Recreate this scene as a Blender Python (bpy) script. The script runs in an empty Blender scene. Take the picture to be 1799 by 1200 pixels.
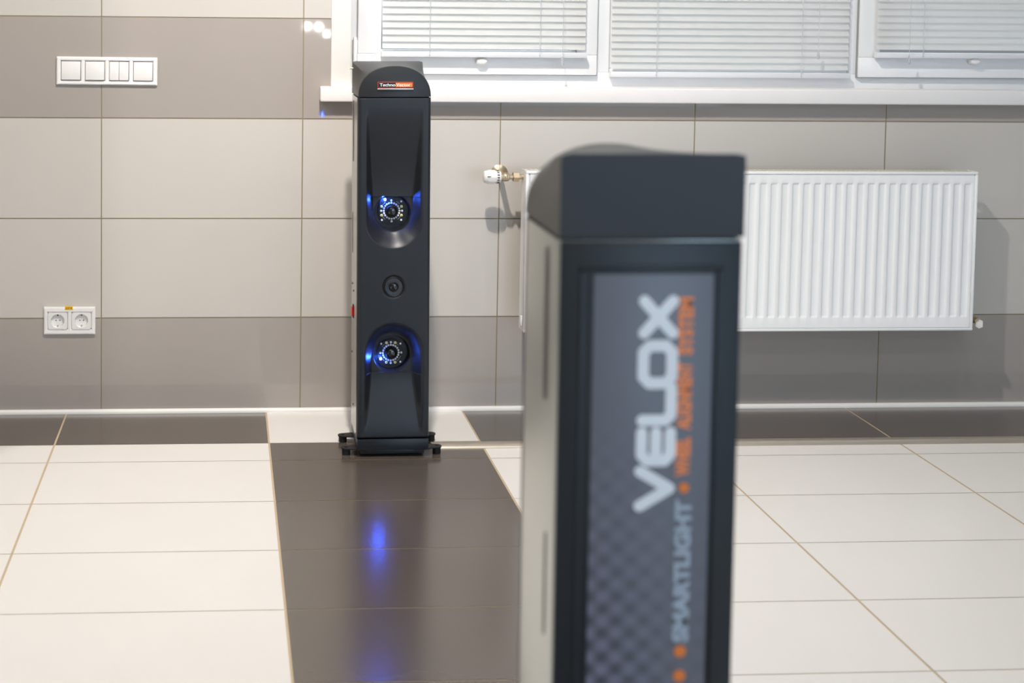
import bpy, bmesh, math, random
from mathutils import Vector, Matrix
random.seed(7)
PI = math.pi
S = bpy.context.scene
C = S.collection

# ------------------------------------------------------------------ camera
CAM = Vector((0.37, -4.04157, 1.23577))
yaw, pit, rol = 0.05881, 0.057, 0.00945
F, PX, PY = 2364.23, 534.95, 145.93
cy, sy, cp, sp, cr, sr = math.cos(yaw), math.sin(yaw), math.cos(pit), math.sin(pit), math.cos(rol), math.sin(rol)
fw = Vector((sy*cp, cy*cp, -sp)); rt = Vector((cy, -sy, 0)); up = rt.cross(fw)
r2 = rt*cr + up*sr; u2 = up*cr - rt*sr
cd = bpy.data.cameras.new('camera'); cam = bpy.data.objects.new('camera', cd); C.objects.link(cam)
M = Matrix((r2, u2, -fw)).transposed().to_4x4(); M.translation = CAM; cam.matrix_world = M
cd.sensor_width = 36; cd.sensor_fit = 'HORIZONTAL'; cd.lens = F/1799*36
cd.shift_x = (899.5-PX)/1799; cd.shift_y = (PY-600)/1799
cd.clip_start = .05; cd.clip_end = 100
cd.dof.use_dof = True; cd.dof.focus_distance = 3.66; cd.dof.aperture_fstop = 3.6
S.camera = cam

def at(x, y, Y):            # photograph pixel -> point on the wall-parallel plane Y
    d = fw + r2*((x-PX)/F) - u2*((y-PY)/F)
    return CAM + d*((Y-CAM.y)/d.y)

# ------------------------------------------------------------------ world, lamps, exposure
S.view_settings.view_transform = 'Standard'; S.view_settings.look = 'None'
S.view_settings.exposure = 0.13; S.view_settings.gamma = 1.0; S.view_settings.use_curve_mapping = False
w = bpy.data.worlds.new('overcast_sky'); S.world = w; w.use_nodes = True
bg = w.node_tree.nodes['Background']; bg.inputs[1].default_value = 2.0

_t = w.node_tree.nodes.new('ShaderNodeTexCoord'); _s = w.node_tree.nodes.new('ShaderNodeSeparateXYZ'); _r = w.node_tree.nodes.new('ShaderNodeValToRGB')
_r.color_ramp.elements[0].position = .49; _r.color_ramp.elements[0].color = (.10, .11, .12, 1)     # dark ground below the horizon
_r.color_ramp.elements[1].position = .52; _r.color_ramp.elements[1].color = (.86, .93, 1, 1)
_m = w.node_tree.nodes.new('ShaderNodeMath'); _m.operation = 'MULTIPLY_ADD'; _m.inputs[1].default_value = .5; _m.inputs[2].default_value = .5
w.node_tree.links.new(_t.outputs['Generated'], _s.inputs[0]); w.node_tree.links.new(_s.outputs[2], _m.inputs[0]); w.node_tree.links.new(_m.outputs[0], _r.inputs[0]); w.node_tree.links.new(_r.outputs[0], bg.inputs[0])

def area(name, loc, energy, sx, sy_=None, col=(1, 1, 1), rot=(0, 0, 0), disk=False, spread=PI):
    l = bpy.data.lights.new(name, 'AREA'); l.energy = energy; l.color = col
    l.shape = 'DISK' if disk else 'RECTANGLE'; l.size = sx
    if not disk: l.size_y = sy_
    l.spread = spread
    o = bpy.data.objects.new(name, l); o.location = loc; o.rotation_euler = rot; C.objects.link(o); return o
WARM = (1, .935, .875); NEUT = (.96, .98, 1); COOL = (.52, .74, 1)
area('ceiling_downlight', (0.68, -1.56, 2.96), 30, .10, col=WARM, disk=True, rot=(math.radians(36), 0, 0), spread=math.radians(125))
area('ceiling_downlight', (2.25, -1.62, 2.99), 6, .10, col=NEUT, disk=True)
area('ceiling_downlight', (-1.30, -1.72, 2.97), 29, .16, col=WARM, disk=True)
area('ceiling_lamp_panel', (0.3, -3.6, 2.98), 12, 1.2, .3, col=NEUT)
area('ceiling_lamp_panel', (1.9, -3.6, 2.98), 4, 1.2, .3, col=NEUT)
area('ceiling_lamp_panel', (0.6, -6.2, 2.98), 26, 2.4, .3, col=NEUT)
area('gate_daylight', (3.55, -8.85, 1.5), 85, 3.4, 2.4, col=COOL, rot=(-PI/2, 0, PI))

# ------------------------------------------------------------------ materials
def lin(c): return tuple((v/255/12.92 if v/255 <= .04045 else ((v/255+.055)/1.055)**2.4) for v in c)
def mat(name, rgb, rough=.5, metal=0, coat=0, var=.03, scale=12, emit=0, bump=0, bscale=200, spec=.5, trans=0, ior=1.45, coat_r=.05, ecol=None):
    m = bpy.data.materials.new(name); m.use_nodes = True; nt = m.node_tree; b = nt.nodes['Principled BSDF']
    c = lin(rgb)
    tc = nt.nodes.new('ShaderNodeTexCoord'); nz = nt.nodes.new('ShaderNodeTexNoise'); nz.inputs['Scale'].default_value = scale
    nz.inputs['Detail'].default_value = 4
    nt.links.new(tc.outputs['Object'], nz.inputs['Vector'])
    rp = nt.nodes.new('ShaderNodeValToRGB')
    rp.color_ramp.elements[0].position = .3; rp.color_ramp.elements[1].position = .7
    rp.color_ramp.elements[0].color = tuple(v*(1-var) for v in c)+(1,); rp.color_ramp.elements[1].color = tuple(min(1, v*(1+var)) for v in c)+(1,)
    nt.links.new(nz.outputs['Fac'], rp.inputs[0]); nt.links.new(rp.outputs[0], b.inputs['Base Color'])
    b.inputs['Roughness'].default_value = rough; b.inputs['Metallic'].default_value = metal
    b.inputs['Coat Weight'].default_value = coat; b.inputs['Coat Roughness'].default_value = coat_r
    b.inputs['Specular IOR Level'].default_value = spec; b.inputs['IOR'].default_value = ior
    b.inputs['Transmission Weight'].default_value = trans
    if emit:
        b.inputs['Emission Color'].default_value = (ecol or c)+(1,); b.inputs['Emission Strength'].default_value = emit
    if bump:
        n2 = nt.nodes.new('ShaderNodeTexNoise'); n2.inputs['Scale'].default_value = bscale
        bm_ = nt.nodes.new('ShaderNodeBump'); bm_.inputs['Strength'].default_value = bump; bm_.inputs['Distance'].default_value = .001
        nt.links.new(tc.outputs['Object'], n2.inputs['Vector']); nt.links.new(n2.outputs['Fac'], bm_.inputs['Height'])
        nt.links.new(bm_.outputs[0], b.inputs['Normal'])
    return m
m_beige = mat('beige_wall_tile', (204, 198, 190), .22, var=.012, scale=3)
m_grey = mat('grey_wall_tile', (170, 162, 155), .03, var=.015, scale=3)
m_wgrout = mat('wall_grout', (150, 138, 112), .8)
m_white = mat('white_floor_tile', (230, 226, 221), .32, var=.01, scale=4)
m_dark = mat('dark_floor_tile', (88, 79, 71), .22, coat=1, coat_r=.2, var=.05, scale=5, bump=.03, bscale=30)
m_fgrout = mat('floor_grout', (196, 176, 146), .8)
m_trim = mat('white_plastic_trim', (238, 235, 230), .35, var=.01)
m_sill = mat('white_window_sill', (241, 238, 236), .4, var=.01)
m_pvc = mat('white_window_plastic', (243, 243, 243), .3, var=.008)
m_gasket = mat('grey_gasket', (150, 152, 152), .5)
m_slat = mat('white_blind_slat', (243, 242, 240), .4, var=.01)
def _translucent(m, f):
    nt = m.node_tree; b = nt.nodes['Principled BSDF']; t = nt.nodes.new('ShaderNodeBsdfTranslucent'); t.inputs[0].default_value = (.95, .95, .93, 1)
    x = nt.nodes.new('ShaderNodeMixShader'); x.inputs[0].default_value = f
    nt.links.new(b.outputs[0], x.inputs[1]); nt.links.new(t.outputs[0], x.inputs[2]); nt.links.new(x.outputs[0], nt.nodes['Material Output'].inputs[0])
_translucent(m_slat, .38)
m_rail = mat('white_blind_rail', (228, 229, 232), .35, var=.01)
m_cord = mat('blind_cord', (200, 205, 212), .6)
m_clear = mat('clear_plastic', (225, 228, 232), .2, trans=.6)
m_rad = mat('white_radiator_enamel', (247, 247, 246), .3, var=.005)
m_radg = mat('radiator_grille', (214, 208, 196), .5)
m_brass = mat('nickel_plated_brass', (196, 178, 150), .3, metal=.8)
m_ceil = mat('ceiling_paint', (225, 225, 222), .8)
m_rwall = mat('room_wall_paint', (196, 192, 186), .6)
m_sw = mat('switch_plastic', (244, 241, 238), .22, var=.005)
m_swin = mat('switch_rocker_plastic', (236, 233, 230), .2, var=.005)
m_black = mat('matt_black_plastic', (33, 35, 39), .36, var=.04, bump=.05, bscale=900)
m_cap = mat('cap_black_plastic', (36, 37, 39), .38, var=.03, bump=.06, bscale=900)
m_panel = mat('black_powder_coat', (28, 33, 38), .36, var=.03, bump=.04, bscale=900)
m_side = mat('grey_side_metal', (192, 194, 190), .27, metal=.85, var=.02)
m_slot = mat('slot_dark', (70, 62, 56), .5)
m_gap = mat('seam_black', (12, 12, 13), .6)
m_rubber = mat('black_rubber', (24, 24, 25), .6)
m_plate = mat('black_steel_plate', (34, 35, 37), .4)
m_glass = mat('camera_lens_glass', (6, 7, 14), .04, coat=1)
m_pcb = mat('circuit_board', (20, 22, 24), .4)
m_led = mat('clear_led_dome', (248, 248, 250), .3)
m_ledy = mat('yellow_led', (246, 226, 10), .5)
m_copper = mat('tinned_track', (150, 148, 146), .3, metal=.5)
m_blue = mat('blue_indicator_led', (120, 160, 255), .3, emit=28, ecol=(.10, .22, 1))
m_red = mat('red_switch', (214, 22, 20), .3)
m_orange = mat('orange_print', (236, 132, 58), .5)
m_orangedull = mat('orange_lettering', (248, 146, 88), .5)
m_ltext = mat('pale_lettering', (236, 241, 248), .5)
m_stext = mat('pale_blue_lettering', (170, 184, 200), .5)
m_wtext = mat('white_lettering', (240, 240, 240), .5)
m_badge = mat('badge_black', (28, 24, 22), .25)
m_badgeo = mat('badge_orange', (232, 120, 40), .25)
m_badger = mat('badge_red_border', (180, 60, 34), .3)
m_silver = mat('silver_lip', (205, 198, 190), .25, metal=.6)
m_alu = mat('anodised_channel', (196, 186, 172), .35, metal=.7)
m_yel = mat('yellow_sticker', (252, 196, 8), .5)
m_ink = mat('black_ink', (70, 48, 20), .6)
m_hole = mat('socket_hole', (22, 22, 20), .7)

def glass():
    m = bpy.data.materials.new('window_glass'); m.use_nodes = True; b = m.node_tree.nodes['Principled BSDF']
    b.inputs['Base Color'].default_value = (.96, .98, .98, 1); b.inputs['Roughness'].default_value = .0
    b.inputs['Transmission Weight'].default_value = 1; b.inputs['IOR'].default_value = 1.45; return m
m_pane = glass()

def sticker_mat():
    m = bpy.data.materials.new('carbon_pattern_sticker'); m.use_nodes = True; nt = m.node_tree; b = nt.nodes['Principled BSDF']
    N = nt.nodes.new; L = nt.links.new
    tc = N('ShaderNodeTexCoord'); sx = N('ShaderNodeSeparateXYZ'); L(tc.outputs['Object'], sx.inputs[0])
    def mth(op, a, bb=None, clamp=False):
        n = N('ShaderNodeMath'); n.operation = op; n.use_clamp = clamp
        for i, v in enumerate((a, bb)):
            if v is None: continue
            if isinstance(v, (int, float)): n.inputs[i].default_value = v
            else: L(v, n.inputs[i])
        return n.outputs[0]
    cx = mth('COSINE', mth('MULTIPLY', sx.outputs[0], 2*PI/.0305)); cz = mth('COSINE', mth('MULTIPLY', sx.outputs[2], 2*PI/.0268))
    pat = mth('ADD', mth('MULTIPLY', mth('MULTIPLY', cx, cz), .5), .5)
    # the print fades out towards the top and towards the side with the small lettering
    fz = mth('MULTIPLY', mth('SUBTRACT', .80, sx.outputs[2]), 3.2, True)
    fx = mth('MULTIPLY', mth('ADD', sx.outputs[0], .045), 9.0, True)
    fac = mth('MULTIPLY', fz, mth('ADD', mth('MULTIPLY', fx, .88), .12))
    mx = N('ShaderNodeMix'); mx.data_type = 'RGBA'; L(pat, mx.inputs[0])
    mx.inputs[6].default_value = lin((54, 58, 67))+(1,); mx.inputs[7].default_value = lin((134, 132, 155))+(1,)
    m2 = N('ShaderNodeMix'); m2.data_type = 'RGBA'; L(fac, m2.inputs[0]); m2.inputs[6].default_value = lin((103, 106, 116))+(1,); L(mx.outputs[2], m2.inputs[7])
    L(m2.outputs[2], b.inputs['Base Color']); b.inputs['Roughness'].default_value = .35
    return m
m_stick = sticker_mat()

# ------------------------------------------------------------------ helpers
def new(name, verts, faces, m, parent=None, smooth=False, mats=None, idx=None, angle=None):
    me = bpy.data.meshes.new(name); me.from_pydata([tuple(v) for v in verts], [], faces); me.update()
    for mm in (mats or [m]): me.materials.append(mm)
    if idx: me.polygons.foreach_set('material_index', idx)
    if smooth: me.polygons.foreach_set('use_smooth', [True]*len(me.polygons))
    if angle: me.set_sharp_from_angle(angle=angle)
    o = bpy.data.objects.new(name, me); C.objects.link(o)
    if parent: o.parent = parent
    return o
class MB:
    def __init__(s): s.bm = bmesh.new()
    def box(s, x0, x1, y0, y1, z0, z1, bev=0, seg=2):
        b = bmesh.new(); bmesh.ops.create_cube(b, size=1)
        for v in b.verts: v.co = Vector((x0+(v.co.x+.5)*(x1-x0), y0+(v.co.y+.5)*(y1-y0), z0+(v.co.z+.5)*(z1-z0)))
        if bev: bmesh.ops.bevel(b, geom=b.edges[:], offset=bev, segments=seg, affect='EDGES', profile=.5)
        s.add(b); return s
    def add(s, b, mtx=None):
        if mtx is not None: bmesh.ops.transform(b, matrix=mtx, verts=b.verts)
        me = bpy.data.meshes.new('t'); b.to_mesh(me); b.free(); s.bm.from_mesh(me); bpy.data.meshes.remove(me); return s
    def cyl(s, p, r, h, axis='Z', r2=None, n=32, bev=0):   # from p along axis
        b = bmesh.new(); bmesh.ops.create_cone(b, cap_ends=True, segments=n, radius1=r, radius2=r if r2 is None else r2, depth=h)
        bmesh.ops.translate(b, verts=b.verts, vec=(0, 0, h/2))
        if bev: bmesh.ops.bevel(b, geom=[e for e in b.edges if abs(e.verts[0].co.z-e.verts[1].co.z) < 1e-6], offset=bev, segments=2, affect='EDGES')
        R = {'Z': Matrix(), 'X': Matrix.Rotation(PI/2, 4, 'Y'), '-X': Matrix.Rotation(-PI/2, 4, 'Y'), '-Y': Matrix.Rotation(PI/2, 4, 'X'), 'Y': Matrix.Rotation(-PI/2, 4, 'X')}[axis]
        return s.add(b, Matrix.Translation(p) @ R)
    def sph(s, p, r, sc=(1, 1, 1), n=12):
        b = bmesh.new(); bmesh.ops.create_uvsphere(b, u_segments=n, v_segments=max(6, n//2), radius=r)
        return s.add(b, Matrix.Translation(p) @ Matrix.Diagonal((*sc, 1)))
    def lathe(s, p, prof, axis='Z', n=32):              # prof: list (r, t) along axis
        b = bmesh.new(); rings = []
        for r, t in prof:
            rings.append([b.verts.new((max(r, 1e-5)*math.cos(2*PI*i/n), max(r, 1e-5)*math.sin(2*PI*i/n), t)) for i in range(n)])
        for a, c in zip(rings, rings[1:]):
            for i in range(n): b.faces.new((a[i], a[(i+1) % n], c[(i+1) % n], c[i]))
        b.faces.new(rings[0][::-1]); b.faces.new(rings[-1])
        R = {'Z': Matrix(), 'X': Matrix.Rotation(PI/2, 4, 'Y'), '-X': Matrix.Rotation(-PI/2, 4, 'Y'), '-Y': Matrix.Rotation(PI/2, 4, 'X')}[axis]
        return s.add(b, Matrix.Translation(p) @ R)
    def prism(s, pts, t0, t1, axis='Z', bev=0):           # 2D outline extruded
        b = bmesh.new()
        def P(u, v, t): return {'Z': (u, v, t), 'Y': (u, t, v), 'X': (t, u, v)}[axis]
        a = [b.verts.new(P(u, v, t0)) for u, v in pts]; c = [b.verts.new(P(u, v, t1)) for u, v in pts]
        b.faces.new(a[::-1]); b.faces.new(c); n = len(pts)
        for i in range(n): b.faces.new((a[i], a[(i+1) % n], c[(i+1) % n], c[i]))
        bmesh.ops.recalc_face_normals(b, faces=b.faces)
        if bev: bmesh.ops.bevel(b, geom=[e for e in b.edges if e.calc_face_angle(0) > .6], offset=bev, segments=2, affect='EDGES')
        return s.add(b)
    def tube(s, pts, r, n=8):
        b = bmesh.new(); rings = []; pts = [Vector(p) for p in pts]
        for i, p in enumerate(pts):
            d = (pts[min(i+1, len(pts)-1)]-pts[max(i-1, 0)]).normalized()
            a = d.orthogonal().normalized() if i == 0 else (rings_a - d*rings_a.dot(d)).normalized()
            rings_a = a; c = d.cross(a)
            rings.append([b.verts.new(p+(a*math.cos(2*PI*k/n)+c*math.sin(2*PI*k/n))*r) for k in range(n)])
        for q, t in zip(rings, rings[1:]):
            for i in range(n): b.faces.new((q[i], q[(i+1) % n], t[(i+1) % n], t[i]))
        b.faces.new(rings[0][::-1]); b.faces.new(rings[-1]); return s.add(b)
    def build(s, name, m, parent=None, smooth=True, angle=.6):
        me = bpy.data.meshes.new(name); bmesh.ops.recalc_face_normals(s.bm, faces=s.bm.faces); s.bm.to_mesh(me); s.bm.free(); me.materials.append(m)
        if smooth:
            me.polygons.foreach_set('use_smooth', [True]*len(me.polygons)); me.set_sharp_from_angle(angle=angle)
        o = bpy.data.objects.new(name, me); C.objects.link(o)
        if parent: o.parent = parent
        return o
def empty(name, loc, rz=0, ry=0):
    o = bpy.data.objects.new(name, None); C.objects.link(o); o.location = loc; o.rotation_euler = (0, ry, rz); o.empty_display_size = .05; return o
def tag(o, label, cat, group=None):
    o['label'] = label; o['category'] = cat
    if group: o['group'] = group
    return o
def struct(o): o['kind'] = 'structure'; return o
def text(name, s, size, m, parent, mtx, sx=1, extrude=.0003, weight=0):
    cu = bpy.data.curves.new('t', 'FONT'); cu.body = s; cu.size = size; cu.extrude = extrude; cu.align_x = 'LEFT'; cu.offset = weight
    t = bpy.data.objects.new('t', cu); C.objects.link(t); bpy.context.view_layer.update()
    me = bpy.data.meshes.new_from_object(t); C.objects.unlink(t); bpy.data.objects.remove(t)
    xs = [v.co.x for v in me.vertices]; ys = [v.co.y for v in me.vertices]
    me.transform(Matrix.Translation((-min(xs), -min(ys), 0))); W = max(xs)-min(xs); H = max(ys)-min(ys)
    me.transform(mtx(W, H)); me.materials.clear(); me.materials.append(m); me.name = name
    o = bpy.data.objects.new(name, me); C.objects.link(o); o.parent = parent; return o

# ------------------------------------------------------------------ tiled wall and floor
def cut(r, h):   # rect minus hole
    x0, x1, z0, z1 = r; a0, a1, b0, b1 = h
    if x1 <= a0 or x0 >= a1 or z1 <= b0 or z0 >= b1: return [r]
    out = []
    if x0 < a0: out.append((x0, a0, z0, z1))
    if x1 > a1: out.append((a1, x1, z0, z1))
    m0, m1 = max(x0, a0), min(x1, a1)
    if z0 < b0: out.append((m0, m1, z0, b0))
    if z1 > b1: out.append((m0, m1, b1, z1))
    return out
HOLE = (.747, 3.16, .96, 2.32)
XL, XR, YB, ZC = -2.9, 5.2, -8.95, 3.0
ZJ = [0.0] + [.29073+.30275*i for i in range(10)]
g = .0017
V = []; Fc = []; I = []
def quad(P, i): n = len(V); V.extend(P); Fc.append((n, n+1, n+2, n+3)); I.append(i)
for j in range(len(ZJ)-1):
    z0, z1 = ZJ[j]+(g if j else 0), min(ZJ[j+1]-g, ZC)
    colr = 1 if j in (0, 3) else 0
    for k in range(-6, 9):
        x0, x1 = max(.0007+.603*k+g, XL), min(.0007+.603*(k+1)-g, XR)
        if x1 <= x0 or z1 <= z0: continue
        for r in cut((x0, x1, z0, z1), HOLE): quad([(r[0], 0, r[2]), (r[1], 0, r[2]), (r[1], 0, r[3]), (r[0], 0, r[3])], colr)
for r in cut((XL, XR, 0, ZC), HOLE): quad([(r[0], .0012, r[2]), (r[1], .0012, r[2]), (r[1], .0012, r[3]), (r[0], .0012, r[3])], 2)
for (a, b) in (((HOLE[0], HOLE[2]), (HOLE[0], HOLE[3])), ((HOLE[0], HOLE[3]), (HOLE[1], HOLE[3])), ((HOLE[1], HOLE[3]), (HOLE[1], HOLE[2])), ((HOLE[1], HOLE[2]), (HOLE[0], HOLE[2]))):
    quad([(a[0], 0, a[1]), (b[0], 0, b[1]), (b[0], .2, b[1]), (a[0], .2, a[1])], 2)
for r in cut((XL-.1, XR+.1, -.1, ZC+.1), HOLE): quad([(r[0], .2, r[2]), (r[0], .2, r[3]), (r[1], .2, r[3]), (r[1], .2, r[2])], 2)
wall = struct(new('wall_back', V, Fc, None, mats=[m_beige, m_grey, m_wgrout], idx=I))
V = []; Fc = []; I = []
rows = [0, -.29712, -.29712-.14592]
while rows[-1] > YB: rows.append(rows[-1]-.30274)
gx, gy = .0027, .0013
for j in range(len(rows)-1):
    y1, y0 = rows[j]-(gy if j else 0), max(rows[j+1]+gy, YB)
    for k in range(-6, 10):
        x0, x1 = max(-.10277+.60238*k+gx, XL), min(-.10277+.60238*(k+1)-gx, XR)
        if x1 <= x0 or y1 <= y0: continue
        dark = (k == 1) != (j == 0)
        quad([(x0, y0, 0), (x1, y0, 0), (x1, y1, 0), (x0, y1, 0)], 1 if dark else 0)
quad([(XL, YB, -.0008), (XR, YB, -.0008), (XR, 0, -.0008), (XL, 0, -.0008)], 2)
quad([(XL, YB, -.1), (XL, 0, -.1), (XR, 0, -.1), (XR, YB, -.1)], 2)
floor = struct(new('floor', V, Fc, None, mats=[m_white, m_dark, m_fgrout], idx=I))
struct(MB().box(XL-.1, XL, YB-.1, .0, -.1, ZC).build('wall_left', m_rwall, smooth=False))
struct(MB().box(-.95, -.53, -.72, -.012, 0, ZC).build('wall_shade_blocker', m_rwall, smooth=False))  # unseen pier added to shade the far left of the tiled wall
struct(MB().box(XR, XR+.1, YB-.1, .0, -.1, ZC).build('wall_right', m_rwall, smooth=False))
struct(MB().box(XL-.1, XR+.1, YB-.1, YB, -.1, ZC).build('wall_rear', m_rwall, smooth=False))
struct(MB().box(XL-.1, XR+.1, YB-.1, .2, ZC, ZC+.1).build('ceiling', m_ceil, smooth=False))
# skirting: slim white quarter round along the foot of the wall
q = [(0, 0)] + [(-.011*math.cos(a*PI/12), .011*math.sin(a*PI/12)) for a in range(0, 7)]
struct(MB().prism([(-.0005, 0), (-.011, 0), (-.0108, .005), (-.009, .009), (-.005, .0115), (-.0005, .012)], XL, XR, 'X').build('baseboard_back', m_trim))

# ------------------------------------------------------------------ window
YF, YS = .062, .044           # fixed frame face, opening sash face
win = struct(empty('window_1', (.745, YF, .996)))
def wp(mb, name, m, parent=None, **k):
    o = mb.build(name, m, **k); p = parent or win
    o.parent = p; o.matrix_parent_inverse = Matrix.Translation(-Vector(p.location)) if p is win else Matrix(); return o
fr = MB(); zt = 2.30
fr.box(.749, .775, YF, .13, .985, zt, .002); fr.box(3.13, 3.158, YF, .13, .985, zt, .002)
fr.box(.775, 3.13, YF+.0002, .13, .985, 1.040, .002); fr.box(.775, 3.13, YF+.0002, .13, zt-.05, zt, .002)
fr.box(1.508, 1.556, YF+.0004, .13, 1.040, zt-.05, .002); fr.box(2.318, 2.345, YF+.0004, .13, 1.040, zt-.05, .002)
frame = wp(fr, 'window_frame', m_pvc)
def sash(x0, x1, z0, z1):
    s = MB(); wd = .062; iw = .012
    for a in ((x0, x1, z0, z0+wd), (x0, x1, z1-wd, z1), (x0, x0+wd, z0+wd, z1-wd), (x1-wd, x1, z0+wd, z1-wd)): s.box(a[0], a[1], YS, .12, a[2], a[3], .0025)
    for a in ((x0+wd, x1-wd, z0+wd, z0+wd+iw), (x0+wd, x0+wd+iw, z0+wd+iw, z1-wd), (x1-wd-iw, x1-wd, z0+wd+iw, z1-wd)): s.box(a[0], a[1], YS+.014, .1, a[2], a[3], .003)
    o = wp(s, 'window_sash', m_pvc)
    p = MB().box(x0+wd-.004, x1-wd+.004, .088, .094, z0+wd-.004, z1-wd+.004); wp(p, 'window_pane', m_pane, smooth=False)
    gk = MB()
    for a in ((x0-.002, x1+.002, z0-.002, z0), (x0-.002, x0, z0, z1), (x1, x1+.002, z0, z1)): gk.box(a[0], a[1], YS+.008, YF+.004, a[2], a[3])
    wp(gk, 'gasket', m_gasket, smooth=False)
sash(.772, 1.513, 1.032, 2.27); sash(2.342, 3.128, 1.031, 2.27)
wp(MB().box(1.556, 2.318, .088, .094, 1.04, zt-.05), 'window_pane', m_pane, smooth=False)
bd = MB()
for a in ((1.556, 2.318, 1.040, 1.052), (1.556, 1.568, 1.052, zt-.05), (2.306, 2.318, 1.052, zt-.05)): bd.box(a[0], a[1], YF+.012, .11, a[2], a[3], .003)
wp(bd, 'glazing_bead', m_pvc)
hg = MB().cyl((.763, .040, 1.065), .0062, .078, n=16, bev=.001); hg.box(.757, .7715, .043, .062, 1.07, 1.135, .002)
wp(hg, 'hinge', m_pvc)
# reveal edging and sill
struct(MB().box(.687, .747, -.007, .0615, .996, 2.36, .002).build('trim_1', m_trim))
struct(MB().box(.6885, 3.22, -.0071, .0605, 2.32, 2.38, .002).build('trim_2', m_trim))
sill = MB().box(.654, 3.30, -.036, .0, .951, .996, .004, 3)
sill.box(.748, 3.158, -.002, .075, .962, .9958)
struct(sill.build('trim_3', m_sill))

# ------------------------------------------------------------------ venetian blinds
def blind(x0, x1, zb, yb, pitch, tilt, strings, wand, label, curve=-.0021, sag=0):
    root = empty('venetian_blind', ((x0+x1)/2, yb, zb)); hw = (x1-x0)/2
    n = int((2.24-zb-.02)/pitch); sl = MB(); nn = 7
    ts = [(-.5+i/(nn-1)) for i in range(nn)]
    for k in range(n):
        zc = .030+pitch*(k+.35); b = bmesh.new(); prev = None
        ra = []
        for t in ts:
            u = t*.025; bow = curve*(1-4*t*t)
            # across-slat direction leans from horizontal by the tilt; the room edge hangs low
            y = u*math.cos(tilt)*1 - bow*math.sin(tilt); z = u*math.sin(tilt)*1 + bow*math.cos(tilt)
            dz = sag*(1 if False else 1)
            a = b.verts.new((-hw+.002, y, zc+z)); c = b.verts.new((hw-.002, y, zc+z+sag*(0)))
            ra.append((a, c))
        for (a, c), (d, e) in zip(ra, ra[1:]): b.faces.new((a, c, e, d))
        bmesh.ops.solidify(b, geom=b.faces[:], thickness=.0004)
        sl.add(b)
    o = sl.build('slats', m_slat, root)
    MB().box(-hw-.0015, hw+.0015, -.012, .012, 0, .0165, .002).build('bottom_rail', m_rail, root)
    MB().box(-hw, hw, -.013, .013, 2.245-zb, 2.27-zb, .002).build('head_rail', m_rail, root)
    for sx_ in strings:
        xx = sx_-root.location.x; c = MB()
        c.tube([(xx+.0005*math.sin(z*7), -.0145, .004+z*(2.24-zb)/30) for z in range(31)], .0006, 6)
        c.tube([(xx+.002+.0012*math.sin(z*2.1), -.0150, .016+z*.0107) for z in range(0, 100)], .0005, 6)
        c.sph((xx+.001, -.0135, .007), .0022); c.tube([(xx, -.013, .017), (xx+.002, -.015, .030), (xx+.004, -.013, .017)], .0006, 6)
        c.build('ladder_cord', m_cord, root)
    for (px, pz) in wand:
        xx = px-root.location.x; zz = pz-zb
        c = MB().tube([(xx+.001*math.sin(z*.8), -.030, zz+z*(2.24-zb-zz)/20) for z in range(21)], .0008, 6).build('pull_cord', m_cord, root)
        MB().lathe((xx, -.030, zz-.028), [(.002, 0), (.0048, .002), (.0038, .014), (.002, .026), (.0012, .029)], n=16).build('cord_tassel', m_clear, root)
    for s_ in (0.0,):
        pass
    tag(root, label, 'blind', 'white venetian blinds on the window'); return root
YBL = .026
A = at(671, 103, YBL-.012); B = at(1031, 103, YBL-.012)
blind(A.x, B.x, at(850, 101, YBL-.012).z, YBL, .0213, math.radians(75), [at(755, 60, YBL-.015).x, at(949, 60, YBL-.015).x], [(at(988, 104, YBL-.03).x, at(988, 100, YBL-.03).z)],
      'white venetian blind on the left window sash, behind the black column')
A = at(1071, 136, .052); B = at(1489, 136, .052)
blind(A.x, B.x, at(1280, 137, .052).z+.001, .0475, .0213, math.radians(73), [at(1154, 60, .035).x, at(1409, 60, .035).x], [(at(1437, 95, .02).x, at(1437, 88, .02).z)],
      'white venetian blind on the middle window pane, its bottom rail hanging lowest')
A = at(1542, 97, YBL-.012)
blind(A.x, 3.06, at(1700, 103, YBL-.012).z, YBL, .0213, math.radians(74), [at(1623, 60, YBL-.015).x, at(1623, 60, YBL-.015).x+.42], [(at(1597, 106, YBL-.03).x, at(1597, 97, YBL-.03).z)],
      'white venetian blind at the right end of the window, lit by daylight')
def clip(px, label):
    p = at(px, 108, YS-.001); r = empty('window_handle', (p.x, YS, p.z))
    MB().box(-.013, .013, -.014, 0, -.010, .010, .003).build('mounting_plate', m_pvc, r)
    MB().lathe((0, -.014, .002), [(.0135, 0), (.0145, .003), (.012, .008), (.006, .010)], '-Y', 24).build('knob', m_sw, r)
    for c in r.children: c.scale = (1.2, 1, .65)
    tag(r, label, 'handle', 'small white knobs on the window sashes')
clip(845, 'small white knob on the left window sash, under the blind')
clip(1708, 'small white knob on the right window sash, under the blind')

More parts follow.
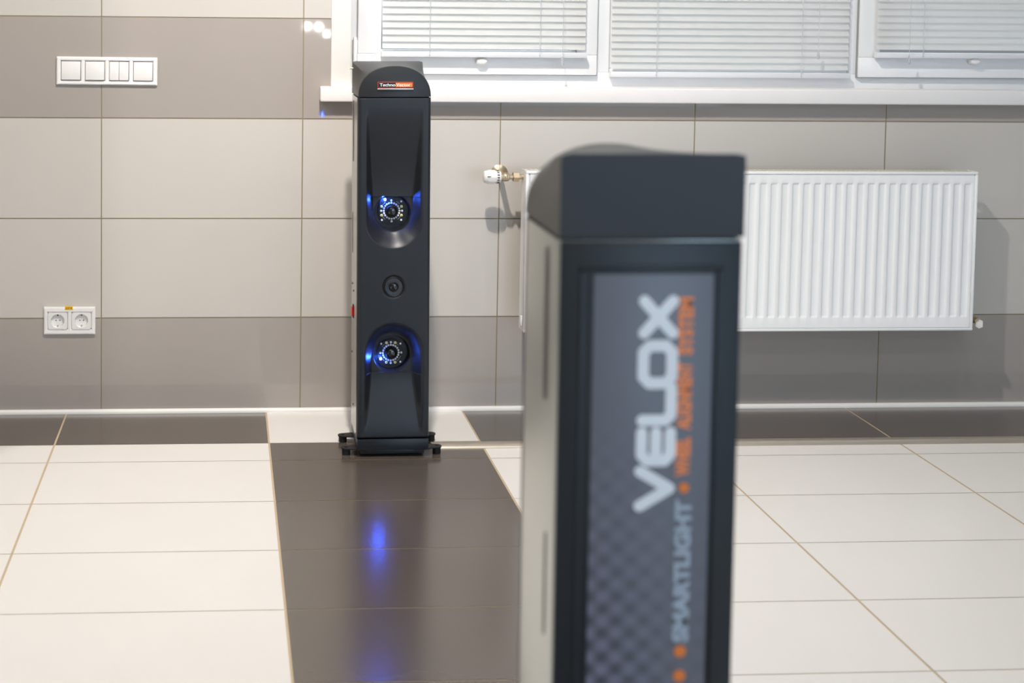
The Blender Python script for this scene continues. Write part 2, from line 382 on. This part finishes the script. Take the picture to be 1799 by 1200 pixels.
# ------------------------------------------------------------------ radiator
RX0, RX1, RZ0, RZ1 = 1.258, 2.636, .2735, .7565; RY = -.135
rad = empty('panel_radiator', ((RX0+RX1)/2, -.085, RZ0)); ox, oy, oz = rad.location
hw = (RX1-RX0)/2; H = RZ1-RZ0
def radpanel(y, sgn):
    n = 41; pitch = .03312; xs = []; c0 = 2.6056-ox-pitch*(n-1)
    prof = [(-.0166, 0), (-.0118, 0), (-.0104, .0006), (-.0082, .0032), (-.0070, .0036), (.0070, .0036), (.0082, .0032), (.0104, .0006), (.0118, 0)]
    xs = [(-hw+.012, 0)]
    for i in range(n):
        for dx, d in prof: xs.append((c0+i*pitch+dx, d))
    xs.append((hw-.012, 0))
    xs = [p for i, p in enumerate(xs) if i == 0 or p[0] > xs[i-1][0]-1e-6]
    zs = [(.010, 0), (.0395, 0), (.0415, .15), (.0445, .85), (.0470, 1), (H-.0405, 1), (H-.038, .85), (H-.035, .15), (H-.033, 0), (H-.010, 0)]
    V = [(x, y+sgn*d*f_, z) for z, f_ in zs for x, d in xs]; nx = len(xs)
    Fq = [(j*nx+i, j*nx+i+1, (j+1)*nx+i+1, (j+1)*nx+i) for j in range(len(zs)-1) for i in range(nx-1)]
    return V, Fq
Vp, Fp = radpanel(RY-oy, 1)
new('front_panel', Vp, Fp, m_rad, rad, smooth=True, angle=.9)
b = MB()   # rim: stepped border round the front
for a in ((-hw, hw, 0, .0085), (-hw, hw, H-.0085, H), (-hw, -hw+.0085, .0085, H-.0085), (hw-.0085, hw, .0085, H-.0085)): b.box(a[0], a[1], RY-oy-.0015, RY-oy+.012, a[2], a[3], .002)
for a in ((-hw+.0085, hw-.0085, .0085, .012), (-hw+.0085, hw-.0085, H-.012, H-.0085), (-hw+.0085, -hw+.013, .0085, H-.0085), (hw-.013, hw-.0085, .0085, H-.0085)): b.box(a[0], a[1], RY-oy+.0016, RY-oy+.012, a[2], a[3], .001)
b.build('rim', m_rad, rad)
for s_ in (-1, 1):
    xa, xb = (-hw, -hw+.0018) if s_ < 0 else (hw-.0018, hw)
    MB().box(xa, xb, RY-oy+.012, .010, .002, H).build('side_cover', m_rad, rad)
gr = MB()
for k in range(96): x = -hw+.012+k*(2*hw-.024)/95; gr.box(x-.0022, x+.0022, RY-oy+.014, .008, H-.004, H-.0015)
for y in (RY-oy+.014, -.015, .007): gr.box(-hw+.002, hw-.002, y-.0025, y+.0025, H-.005, H-.001)
gr.build('top_grille', m_radg, rad)
cv = MB()
for k in range(60): x = -hw+.03+k*(2*hw-.06)/59; cv.box(x-.001, x+.001, RY-oy+.014, .006, .04, H-.03)
cv.build('convector_fins', m_rad, rad, smooth=False)
for x in (-hw+.15, hw-.15):
    MB().box(x-.015, x+.015, .0, .0845, .06, H-.05, .001).build('wall_bracket', m_rad, rad)
MB().box(-hw-.004, -hw+.001, RY-oy+.02, RY-oy+.03, .015, .045, .001).build('drain_plug', m_rad, rad)
tag(rad, 'wide white ribbed panel radiator hung on the tiled wall under the window', 'radiator')

# thermostatic valve
vx, vy, vz = RX0-.0005, -.095, .7335
tv = empty('thermostatic_valve', (vx-.07, vy, vz))
def L_(x): return x-(vx-.07)
v = MB()
v.cyl((L_(vx-.014), 0, 0), .0075, .0138, 'X'); v.cyl((L_(vx-.044), 0, 0), .0072, .046, 'X', n=24)
v.cyl((L_(vx-.062), 0, 0), .0125, .020, 'X', n=24, bev=.002); v.cyl((L_(vx-.072), 0, 0), .010, .012, 'X')
v.sph((L_(vx-.052), 0, 0), .0135, (1.1, 1, 1), 16)
v.tube([(L_(vx-.052), 0, 0), (L_(vx-.052), .02, 0), (L_(vx-.052), .05, 0), (L_(vx-.052), .0945, 0)], .0085, 16)
v.build('valve_body', m_brass, tv)
MB().cyl((L_(vx-.030), 0, 0), .0155, .017, 'X', n=6, bev=.001).build('union_nut', m_brass, tv)
MB().lathe((L_(vx-.052), .0945, 0), [(.026, 0), (.026, .003), (.018, .008), (.0095, .012)], '-Y', 32).build('wall_rosette', m_brass, tv)
hd = MB().lathe((L_(vx-.066), 0, 0), [(.0135, 0), (.0165, .002), (.018, .008), (.0182, .014), (.0172, .0145), (.0172, .016), (.0195, .017), (.0205, .024), (.0205, .036), (.0190, .046), (.0165, .0515), (.012, .053)], '-X', 40)
for k in range(12):
    a = k*PI/6; hd.box(L_(vx-.106), L_(vx-.084), .0203*math.cos(a)-.0007, .0203*math.cos(a)+.0007, .0203*math.sin(a)-.0007, .0203*math.sin(a)+.0007)
hd.build('thermostat_head', m_sw, tv)
sl = MB()
for k in range(14):
    a = k*2*PI/14; sl.box(L_(vx-.0795), L_(vx-.073), .0178*math.cos(a)-.0016, .0178*math.cos(a)+.0016, .0178*math.sin(a)-.0016, .0178*math.sin(a)+.0016)
sl.build('slot', m_slot, tv, smooth=False)
MB().box(L_(vx-.110), L_(vx-.100), -.0212, -.0195, .002, .0038).build('pointer_mark', m_gap, tv, smooth=False)
tag(tv, 'brass thermostatic valve with white head at upper left of radiator', 'valve')
# return valve
rv = empty('lockshield_valve', (2.655, -.085, .292))
v = MB(); v.cyl((-.020, 0, .004), .008, .03, 'X'); v.sph((.012, 0, .004), .0125, (1, 1, 1), 16)
v.tube([(.012, 0, .004), (.012, .03, .004), (.012, .06, .004), (.012, .0845, .004)], .0085, 16); v.cyl((.012, .002, .004), .0095, .028, '-Y', n=24)
v.build('valve_body', m_brass, rv)
MB().cyl((-.008, 0, .004), .0145, .013, 'X', n=6, bev=.001).build('union_nut', m_brass, rv)
MB().lathe((.012, .0845, .004), [(.024, 0), (.024, .003), (.016, .008), (.0095, .011)], '-Y', 32).build('wall_rosette', m_brass, rv)
e = MB().cyl((0, 0, 0), .0115, .022, '-Y', n=6, bev=.0015).build('hex_cap', m_sw, rv)
e.location = (.020, -.018, -.001); e.rotation_euler = (math.radians(14), 0, math.radians(-30))
tag(rv, 'lockshield valve with white hexagonal cap at lower right of radiator', 'valve')

# ------------------------------------------------------------------ switches and sockets
def frame_plate(name, w_, h_, d, cells, cw, ch, parent):
    # bevelled plate with square openings, built on a grid
    xs = [-w_/2]
    for c in cells: xs += [c-cw/2, c+cw/2]
    xs.append(w_/2); zs = [-h_/2, -ch/2, ch/2, h_/2]; nx, nz = len(xs), 4
    solid = lambda i, j: 0 <= i < nx-1 and 0 <= j < 3 and not (j == 1 and i % 2 == 1)
    b = bmesh.new(); vs = {}
    def vt(i, j, k):
        if (i, j, k) not in vs: vs[(i, j, k)] = b.verts.new((xs[i], -d if k else 0, zs[j]))
        return vs[(i, j, k)]
    for i in range(nx-1):
        for j in range(3):
            if not solid(i, j): continue
            b.faces.new([vt(i, j, 1), vt(i+1, j, 1), vt(i+1, j+1, 1), vt(i, j+1, 1)])
            for (di, dj, p, q_) in ((-1, 0, (i, j), (i, j+1)), (1, 0, (i+1, j), (i+1, j+1)), (0, -1, (i, j), (i+1, j)), (0, 1, (i, j+1), (i+1, j+1))):
                if not solid(i+di, j+dj): b.faces.new([vt(*p, 1), vt(*q_, 1), vt(*q_, 0), vt(*p, 0)])
    bmesh.ops.recalc_face_normals(b, faces=b.faces)
    bmesh.ops.bevel(b, geom=[e for e in b.edges if len(e.link_faces) == 2 and e.calc_face_angle(0) > .6 and all(v.co.y < -d+1e-4 for v in e.verts)], offset=.003, segments=3, affect='EDGES')
    return MB().add(b).build(name, m_sw, parent)
p = at(188.5, 124, 0)
sw = empty('light_switch', (p.x, -.0002, p.z-.001)); sw.rotation_euler = (0, math.radians(.35), 0)
cs = [(-1.5+i)*.0712 for i in range(4)]
frame_plate('switch_frame', .298, .0835, .0095, cs, .0595, .0595, sw)
for i, c in enumerate(cs):
    if i == 2:
        for s_ in (-1, 1):
            r = MB().box(c+s_*.0143-.0138, c+s_*.0143+.0138, -.011, -.001, -.0275, .0275, .0012).build('rocker', m_swin, sw)
            r.rotation_euler = (math.radians(-1.5), 0, 0)
    else:
        r = MB().box(c-.028, c+.028, -.0112 if i != 1 else -.0125, -.001, -.0275, .0275, .0012).build('rocker', m_swin, sw)
        r.rotation_euler = (math.radians(-2.5 if i == 1 else -1.2), 0, 0)
tag(sw, 'white four-gang light switch high on the grey tiled wall', 'switch')
p = at(122.8, 562.5, 0)
so = empty('wall_socket', (p.x, -.0002, p.z))
cs = (-.0355, .0355)
frame_plate('socket_frame', .153, .083, .0095, cs, .0595, .0515, so)
for c in cs:
    m_ = MB(); bm = bmesh.new()
    # square insert with a round well
    n = 48; R = .0195
    def sq(a, s): k = s/max(abs(math.cos(a)), abs(math.sin(a))); return (k*math.cos(a), k*math.sin(a))
    rings = [[(lambda q: (c+q[0]*1.0, -.0005, q[1]*.87))(sq(2*PI*(i+.5)/n, .0292)) for i in range(n)],
             [(lambda q: (c+q[0]*1.0, -.0100, q[1]*.87))(sq(2*PI*(i+.5)/n, .0288)) for i in range(n)]]
    for rr, yy in ((R+.001, -.0100), (R, -.0092), (R-.0008, -.0012), (.0005, -.0012)):
        rings.append([(c+rr*math.cos(2*PI*(i+.5)/n), yy, rr*math.sin(2*PI*(i+.5)/n)) for i in range(n)])
    V = [p_ for r_ in rings for p_ in r_]; Fq = [(a*n+i, a*n+(i+1) % n, (a+1)*n+(i+1) % n, (a+1)*n+i) for a in range(len(rings)-1) for i in range(n)]
    ins = new('socket_insert', V, Fq, m_swin, so, smooth=True, angle=.5)
    for s_ in (-1, 1): MB().cyl((c+s_*.0056, -.0011, 0), .0017, .0006, '-Y', n=16).build('contact_hole', m_hole, ins)
    MB().box(c-.0015, c+.0015, -.006, -.0012, .0145, .0180, .0004).build('earth_clip', m_hole, ins)
    MB().box(c-.0015, c+.0015, -.006, -.0012, -.0180, -.0140, .0004).build('earth_clip', m_brass, ins)
tag(so, 'white double wall socket low on the tiled wall with a yellow voltage sticker', 'socket')
st = empty('voltage_sticker', (at(121, 541, -.0098).x, -.0100, at(121, 541, -.0098).z))
MB().box(-.0118, .0118, -.0006, 0, -.0056, .0056, .0002).build('sticker', m_yel, st)
text('lettering', '220 В', .0085, m_ink, st, lambda W, Hh: Matrix.Translation((-.0092, -.0009, -.0030)) @ Matrix.Rotation(PI/2, 4, 'X') @ Matrix.Diagonal((.0184/W, .0060/Hh, 1, 1)), extrude=.0001)
tag(st, 'small yellow 220 volt sticker on top edge of the double socket', 'sticker')

# ------------------------------------------------------------------ floor cable channel
pr = [(-.362, 0), (-.360, .004), (-.352, .0085), (-.338, .011), (-.324, .0085), (-.316, .004), (-.314, 0)]
tag(MB().prism([(a, b_) for a, b_ in pr], .955, 4.4, 'X').build('cable_channel', m_alu), 'long low metal cable channel across the floor from the far column', 'cable channel')

# ------------------------------------------------------------------ lamps added out of view to put bright dots in the glossy grey tile
m_lamp = mat('lamp_glow', (255, 255, 255), .4, emit=70, ecol=(.95, .98, 1))
wl = empty('added_dot_lamp', (1.19, YB+.002, .985))
MB().box(-.17, .19, 0, .03, -.12, .12, .005).build('lamp_housing', m_trim, wl)
for (px, py) in ((540, 46), (560, 47), (575, 60)):
    d = fw + r2*((px-PX)/F) - u2*((py-PY)/F); hit = CAM + d*(-CAM.y/d.y); d2 = Vector((d.x, -d.y, d.z)); q = hit + d2*((YB+.034-0)/d2.y)
    MB().cyl((q.x-1.19, .030, q.z-.985), .036, .004, 'Y', n=24).build('lamp_lens', m_lamp, wl)
tag(wl, 'added cluster of round white lamps out of view, mirrored as dots in the grey tile beside the window', 'lamp')

# ------------------------------------------------------------------ measuring columns
FZ0, FZ1 = .055, .991
def sstep(a, b, x):
    t = min(1, max(0, (x-a)/(b-a))); return t*t*(3-2*t)
def depth(x, z):
    u = abs(x); d = 0
    zc, w_, zt_, zl = .657, .078, .965, .718        # upper scoop: ramp down to a ledge, bowl below
    if z < zt_+.01 and z > zc-w_:
        s = w_-u if z > zc else w_-math.hypot(u, z-zc)
        if s > 0:
            if z > zl: k = min(1, max(0, (zt_-z)/(zt_-zl))); fl = .034*sstep(0, 1, k)**.8; sw_ = .007+.019*k; p = sstep(0, sw_, s)
            else: lo = sstep(zc+.03, zc-.04, z); sw_ = .026+.022*lo; fl = .040; t = min(1, s/sw_); p = sstep(0, 1, t)*(1-lo*.7)+t*lo*.7
            d = max(d, fl*p)
            if z < zl: d += (.066-d)*sstep(.0515, .0470, math.hypot(u, z-.672))
    zc, w_, zb_, zl = .293, .083, .062, .228         # lower scoop, the other way up
    if z > zb_-.01 and z < zc+w_:
        s = w_-u if z < zc else w_-math.hypot(u, z-zc)
        if s > 0:
            if z < zl: k = min(1, max(0, (z-zb_)/(zl-zb_))); fl = .034*sstep(0, 1, k); sw_ = .010+.020*k
            else: fl = .042; sw_ = .030+.010*sstep(zc-.03, zc+.03, z)
            d = max(d, fl*sstep(0, sw_, s))
            if z > zl: d += (.066-d)*sstep(.0515, .0470, math.hypot(u, z-.2785))
    # middle lens well
    r = math.hypot(x, z-.474)
    if r < .034: d = max(d, .003*sstep(.034, .027, r))
    return d
def column(loc, rz, ry):
    root = empty('measuring_column', loc, rz, ry)
    HW, YFr, YBk = .099, -.085, .085
    # front cover: moulded shell with two scoops
    nx, nz = 128, 560
    xs = [-.0998+.1996*i/nx for i in range(nx+1)]; zs = [FZ0+(FZ1-FZ0)*j/nz for j in range(nz+1)]
    for zl in (.718, .228): # crisp ledges
        j = min(range(len(zs)), key=lambda q: abs(zs[q]-zl)); s_ = 1 if zl > .5 else -1
        zs[j] = zl+.0002*s_; zs[j-s_] = zl-.0012*s_
    V = []; R = .010
    for z in zs:
        ez = min(z-FZ0, FZ1-z); cz = .004*(1-math.sqrt(max(0, 1-(1-min(1, ez/.004))**2)))
        for x in xs:
            e_ = .0998-abs(x); ce = R*(1-math.sqrt(max(0, 1-(1-min(1, e_/R))**2)))
            V.append((x, YFr+depth(x, z)+ce+cz, z))
    n = nx+1
    Fq = [(j*n+i, j*n+i+1, (j+1)*n+i+1, (j+1)*n+i) for j in range(nz) for i in range(nx)]
    # returns on the sides
    base = len(V); L = []
    for j, z in enumerate(zs): V.append((-.0998, YFr+.024, z)); V.append((.0998, YFr+.024, z))
    for j in range(nz):
        a, b_ = j*n, (j+1)*n; Fq.append((base+2*j, a, b_, base+2*j+2)); a, b_ = j*n+nx, (j+1)*n+nx; Fq.append((a, base+2*j+1, base+2*j+3, b_))
    new('front_cover', V, Fq, m_black, root, smooth=True, angle=.7)
    # side and back housing, a bent sheet open at the front
    o_ = []
    r_ = .006
    outer = [(-.1, YFr+.022), (-.1, YBk-r_)] + [(-.1+r_-r_*math.cos(a), YBk-r_+r_*math.sin(a)) for a in (PI/6, PI/3, PI/2)] + [(.1-r_+r_*math.sin(a), YBk-r_+r_*math.cos(a)) for a in (PI/6, PI/3, PI/2)] + [(.1, YFr+.022)]
    inner = [(.0975, YFr+.022), (.0975, YBk-.004), (-.0975, YBk-.004), (-.0975, YFr+.022)]
    MB().prism(outer+inner, .052, .990).build('side_housing', m_side, root, angle=.9)
    # back panel with the raised sticker frame
    bp = MB(); zb0, zt0 = .053, .9885
    bp.box(-.0985, .0985, YBk-.001, YBk+.0035, zb0, zt0, .002)
    fx, fz0, fz1 = .0775, .20, .9640
    for a in ((-fx, fx, fz1-.006, fz1), (-fx, fx, fz0, fz0+.006), (-fx, -fx+.006, fz0+.006, fz1-.006), (fx-.006, fx, fz0+.006, fz1-.006)): bp.box(a[0], a[1], YBk+.003, YBk+.0055, a[2], a[3], .0015)
    back = bp.build('back_panel', m_panel, root)
    stk = MB().box(-.0680, .0620, YBk+.0030, YBk+.0045, .215, .9540, .0006).build('sticker', m_stick, root)
    # lettering on the sticker, reading upwards; local u = up the column, v = away from the reader's right
    yt = YBk+.0047
    def tm(z0, x_base, lu, lv):   # text box: starts at height z0, letter feet at x_base, length lu, height lv
        def f(W, Hh):
            B_ = Matrix(((0, 1, 0, x_base), (0, 0, 1, yt), (1, 0, 0, z0), (0, 0, 0, 1)))   # text x -> up, text y -> +x, normal -> +y
            return B_ @ Matrix.Diagonal((lu/W, lv/Hh, 1, 1))
        return f
    # VELOX drawn as rounded strokes
    vb = MB(); th = .0125
    cnt = [0]
    def cap_(pts, closed=False):
        pts = list(pts)+([pts[0]] if closed else [])
        for i, (u, v_) in enumerate(pts):
            cnt[0] += 1; vb.cyl((X0+v_, yt, Z0+u), th/2, .0004+.000006*cnt[0], 'Y', n=20)
        for i, ((u0, v0), (u1, v1)) in enumerate(zip(pts, pts[1:])):
            cnt[0] += 1; L_2 = math.hypot(u1-u0, v1-v0); b = bmesh.new(); bmesh.ops.create_cube(b, size=1)
            bmesh.ops.scale(b, verts=b.verts, vec=(L_2, .0004+.000012*cnt[0], th)); ang = math.atan2(u1-u0, v1-v0)
            vb.add(b, Matrix.Translation((X0+(v0+v1)/2, yt+.0002, Z0+(u0+u1)/2)) @ Matrix.Rotation(-ang, 4, 'Y'))
    # local +x is the reader's left after the half turn, so letter tops point to +x
    X0 = -.0225; Z0 = .6960; h_ = .0315; f0 = th/2
    cap_([(0, h_+.001), (.0192, 0), (.0384, h_+.001)])                        # V
    Z0 = .7445
    cap_([(.0325, 0), (.008, 0), (.0015, .006), (.0015, h_-.006), (.008, h_), (.0325, h_)]); cap_([(.002, h_/2), (.0325, h_/2)])   # E
    Z0 = .7905
    cap_([(0, h_), (0, .006), (.006, 0), (.036, 0)])                            # L
    Z0 = .8315
    cap_([(.007, 0), (.034, 0), (.041, .007), (.041, h_-.007), (.034, h_), (.007, h_), (0, h_-.007), (0, .007)], True)   # O
    Z0 = .8865
    cap_([(0, 0), (.0350, h_)]); cap_([(0, h_), (.0350, 0)])                     # X
    vb.build('large_lettering', m_ltext, stk, smooth=False)
    XS = -.0395
    def dot(z, r=.0062): MB().cyl((XS+.003-.0025, yt, z), r, .0005, 'Y', n=24).build('printed_dot', m_orange, stk)
    text('small_lettering', 'WHEEL', .02, m_orangedull, stk, tm(.7285, XS-.0058, .0430, .0165), weight=.0009)
    text('small_lettering', 'ALIGNMENT', .02, m_orangedull, stk, tm(.7800, XS-.0058, .0740, .0165), weight=.0009)
    text('small_lettering', 'SYSTEM', .02, m_orangedull, stk, tm(.8625, XS-.0058, .0630, .0165), weight=.0009)
    text('small_lettering', 'SMARTLIGHT', .02, m_stext, stk, tm(.5430, XS-.0085, .1590, .0180), weight=.0009)
    for z in (.7155, .5325, .5050, .4775, .45): dot(z, .0056 if z > .6 else .0066)
    for c_ in stk.children:
        if c_.name.startswith(('large', 'small', 'printed')): c_.data.transform(Matrix.Translation((-.0018, 0, 1.236*(1-0.988))) @ Matrix.Diagonal((0.988, 1, 0.988, 1)))
    # cap: arch at the front blending to a square back
    N_ = 48; rings = []
    zb_ = .9935
    def arch(t, s=0):      # t 0..1 from left foot over the top to right foot
        a = PI*(1-t); hw_ = .0985-s; return (hw_*math.copysign(abs(math.cos(a))**.92, math.cos(a)), zb_+(.0835-s)*abs(math.sin(a))**.88)
    def box_(t):
        # same parameter over a rounded rectangle, rays from the centre foot
        a = PI*(1-t); hw_, hh, rr = .1, .0895, .004
        pts = []
        cxs, szs = math.cos(a), math.sin(a)
        k = min(hw_/max(abs(cxs), 1e-6), hh/max(szs, 1e-6)); x, z = k*cxs, k*szs
        dx, dz = hw_-abs(x), hh-z
        if dx < rr and dz < rr:
            # pull on to the corner fillet
            ccx, ccz = hw_-rr, hh-rr; vx_, vz_ = abs(x)-ccx, z-ccz; l = math.hypot(vx_, vz_); x = math.copysign(ccx+vx_/l*rr, x); z = ccz+vz_/l*rr
        return (x, zb_+z)
    ys = [YFr+.0015, YFr-.0, YFr+.0012, YFr+.003]
    st_ = [(YFr+.0, 0, .0022), (YFr+.0006, 0, .0008), (YFr+.0022, 0, 0)] + [(YFr+.0022+(YBk+.0035-YFr-.0022)*k/14, k/14, 0) for k in range(1, 15)]
    V = []
    for (y, k, s) in st_:
        kk = k*k*(3-2*k)*.35+k*.65
        for i in range(N_+1):
            t = i/N_; a, b_ = arch(t, s), box_(t); V.append((a[0]*(1-kk)+b_[0]*kk, y, a[1]*(1-kk)+b_[1]*kk))
    n = N_+1; Fq = [(j*n+i, j*n+i+1, (j+1)*n+i+1, (j+1)*n+i) for j in range(len(st_)-1) for i in range(N_)]
    Fq.append(tuple(range(n))[::-1]); Fq.append(tuple((len(st_)-1)*n+i for i in range(n)))
    for j in range(len(st_)-1): Fq.append((j*n, (j+1)*n, (j+1)*n+N_, j*n+N_))
    cap = new('top_cap', V, Fq, m_cap, root, smooth=True, angle=.5)
    bm = bmesh.new(); bm.from_mesh(cap.data); bmesh.ops.recalc_face_normals(bm, faces=bm.faces); bm.to_mesh(cap.data); bm.free()
    MB().box(-.094, .094, YFr+.006, YBk-.002, .985, .998).build('seam_gasket', m_gap, root, smooth=False)
    # badge
    bz = 1.0255
    bdg = MB().box(-.047, .050, YFr-.0018, YFr+.001, bz-.0078, bz+.0088, .0006).build('badge', m_badger, root)
    MB().box(-.0455, .0485, YFr-.0022, YFr-.0016, bz-.0062, bz+.0072).build('badge_plate', m_badge, bdg, smooth=False)
    MB().box(.0020, .0475, YFr-.0024, YFr-.0020, bz-.0052, bz+.0062).build('badge_field', m_badgeo, bdg, smooth=False)
    MB().box(-.0475, .0505, YFr-.004, YFr+.001, bz-.0125, bz-.0085, .001).build('badge_lip', m_silver, bdg)
    def bt(x0, lu, lv): return lambda W, Hh: Matrix.Translation((x0, YFr-.0026, bz-.0035)) @ Matrix.Rotation(PI/2, 4, 'X') @ Matrix.Diagonal((lu/W, lv/Hh, 1, 1))
    text('badge_lettering', 'Techno', .01, m_wtext, bdg, bt(-.0415, .0425, .0082), extrude=.0001, weight=.0001)
    text('badge_lettering', 'Vector', .01, m_wtext, bdg, bt(.0030, .0390, .0082), extrude=.0001, weight=.0001)
    # plinth, plates, pads
    MB().box(-.0985, .0985, YFr+.001, YBk, .021, .0515, .0015).build('plinth', m_panel, root)
    def ear(sg, y):
        pts = [(sg*.06, y-.034), (sg*.098, y-.020)] + [(sg*(.126+.014*math.cos(a)), y+.014*math.sin(a)) for a in [-PI/2+.3+(PI-.6)*k/8 for k in range(9)]] + [(sg*.098, y+.020), (sg*.06, y+.034)]
        return pts
    for y in (-.052, .056):
        for sg in (-1, 1):
            e_ = MB().prism(ear(sg, y), .0175, .0208, 'Z').build('foot_plate', m_plate, root)
            MB().cyl((sg*.126, y, .0), .0115, .0174, n=24, bev=.001).build('rubber_pad', m_rubber, e_)
            MB().cyl((sg*.126, y, .0206), .0048, .0006, n=20).build('bolt_hole', m_gap, e_)
    MB().box(-.088, .088, -.075, .075, .008, .0212, .001).build('base_frame', m_plate, root)
    # sides: slots, buttons, red switch
    for sg in (-1, 1):
        x0, x1 = (sg*.1, sg*.1008)
        for (y0, y1, z0, z1) in ((.030, .046, .805, .975), (.048, .054, .545, .66)):
            pts = [(y0, z0+.008), (y0+(y1-y0)*.2, z0), (y1-(y1-y0)*.2, z0), (y1, z0+.008), (y1, z1-.008), (y1-(y1-y0)*.2, z1), (y0+(y1-y0)*.2, z1), (y0, z1-.008)]
            MB().prism(pts, min(x0, x1), max(x0, x1), 'X').build('side_slot', m_slot, root, smooth=False)
        for (y, z) in ((.052, .457), (.018, .443), (.060, .26), (.02, .12)):
            MB().cyl((sg*.1, y, z), .003, .0012, 'X' if sg > 0 else '-X', n=16).build('side_screw', m_gap, root)
    MB().box(-.1015, -.0995, .012, .034, .366, .402, .0006).build('power_switch_bezel', m_gap, root)
    MB().prism([(.015, .371), (.031, .371), (.031, .397), (.015, .397)], -.1055, -.1012, 'X', .001).build('power_switch', m_red, root)
    MB().cyl((-.0995, .06, 1.064), .0022, .010, '-X', n=12).build('cap_screw', m_brass, root)
    # camera modules: board, lens, LEDs
    def module(zc, flip):
        yb = YFr+.0655
        m_ = MB(); pts = []
        for i in range(40):
            a = 2*PI*i/40; r = .0370
            x, z = r*math.cos(a), r*math.sin(a)
            if z*flip > .012: x = math.copysign(min(abs(x)*1.0+.012*sstep(.012, .034, z*flip), .0335), x) if abs(x) > .001 else x
            pts.append((x, zc+z))
        m_.prism(pts, yb-.006, yb-.003, 'Y'); m_.cyl((0, yb-.003, zc), .02, .003, 'Y')
        mod = m_.build('camera_board', m_pcb, root, smooth=False)
        MB().lathe((0, yb-.006, zc), [(.0165, 0), (.0165, .010), (.0150, .013), (.0138, .014), (.0130, .011), (.0005, .0108)], '-Y', 40).build('lens_barrel', m_gap, mod)
        MB().sph((0, yb-.0165, zc), .0125, (1, .30, 1), 24).build('lens', m_glass, mod)
        y1 = yb-.006
        for k in range(20):
            a = 2*PI*k/20+PI/20*0; MB().sph((.0218*math.cos(a), y1-.0015, zc+.0218*math.sin(a)), .0031, (1, 1, 1), 10).build('led', m_led, mod)
        for k in range(4):
            a = PI/2*k; MB().sph((.0292*math.cos(a), y1-.0015, zc+.0292*math.sin(a)), .0033, (1, 1, 1), 10).build('led', m_led, mod)
        for sx_ in (-1, 1):
            for sz in (-1, 1):
                p_ = (sx_*.0275, sz*.0122) if flip > 0 else (sx_*.0122, sz*.0275)
                MB().cyl((p_[0], y1, zc+p_[1]), .0038, .0015, '-Y', n=16).build('led_ring', m_led, mod)
                MB().sph((p_[0], y1-.0016, zc+p_[1]), .0027, (1, .7, 1), 10).build('yellow_led', m_ledy, mod)
                if not (sx_ < 0 and sz*flip > 0):
                    MB().cyl((sx_*.0268, y1-.0005, zc+sz*.0262*(1 if sz*flip > 0 else .96)), .0027, .0018, '-Y', n=14).build('board_screw', m_led, mod)
        tr = MB()
        for a0 in ((-.95, -.35), (-2.75, -2.2), (.75, 1.1), (2.2, 2.55)):
            tr.tube([(.0292*math.cos(a0[0]+(a0[1]-a0[0])*k/6), y1-.0004, zc+.0292*math.sin(a0[0]+(a0[1]-a0[0])*k/6)) for k in range(7)], .0012, 6)
        tr.build('board_track', m_copper, mod)
        bx, bz_ = (-.0185, .0320) if flip > 0 else (-.0285, -.0165)
        MB().sph((bx, y1-.004, zc+bz_), .0036, (1, 1, 1.1), 14).build('blue_led', m_blue, mod)
        l = bpy.data.lights.new('blue_led_glow', 'POINT'); l.energy = .4 if flip > 0 else .2; l.color = (.03, .12, 1); l.shadow_soft_size = .003
        lo = bpy.data.objects.new('blue_led_glow', l); lo.location = (bx-.001, y1-.0085, zc+bz_); C.objects.link(lo); lo.parent = mod
    module(.674, 1); module(.2775, -1)
    # middle lens
    ml = MB().lathe((0, YFr+.0035, .474), [(.0275, 0), (.0275, .0030), (.0262, .0042), (.0245, .0030), (.0235, .0006), (.013, .0006)], '-Y', 48).build('centre_lens_ring', m_gap, root)
    MB().cyl((0, YFr+.0034, .474), .024, .001, '-Y', n=40).build('centre_lens_window', m_glass, ml)
    MB().lathe((0, YFr+.0020, .474), [(.0145, 0), (.0140, .002), (.0120, .003), (.0110, .0015), (.0005, .0014)], '-Y', 40).build('lens_barrel', m_gap, ml)
    MB().sph((0, YFr+.0005, .474), .0108, (1, .3, 1), 20).build('lens', m_glass, ml)
    return root
c1 = column((.8355, -.345, 0), 0, math.radians(-.45))
tag(c1, 'black measuring column with two ringed cameras and blue lights, standing by the tiled wall', 'measuring column', 'black measuring columns')
c2 = column((.8265, -2.556, 0), PI, math.radians(.1))
tag(c2, 'out of focus black measuring column in the foreground, its back printed VELOX in large letters', 'measuring column', 'black measuring columns')
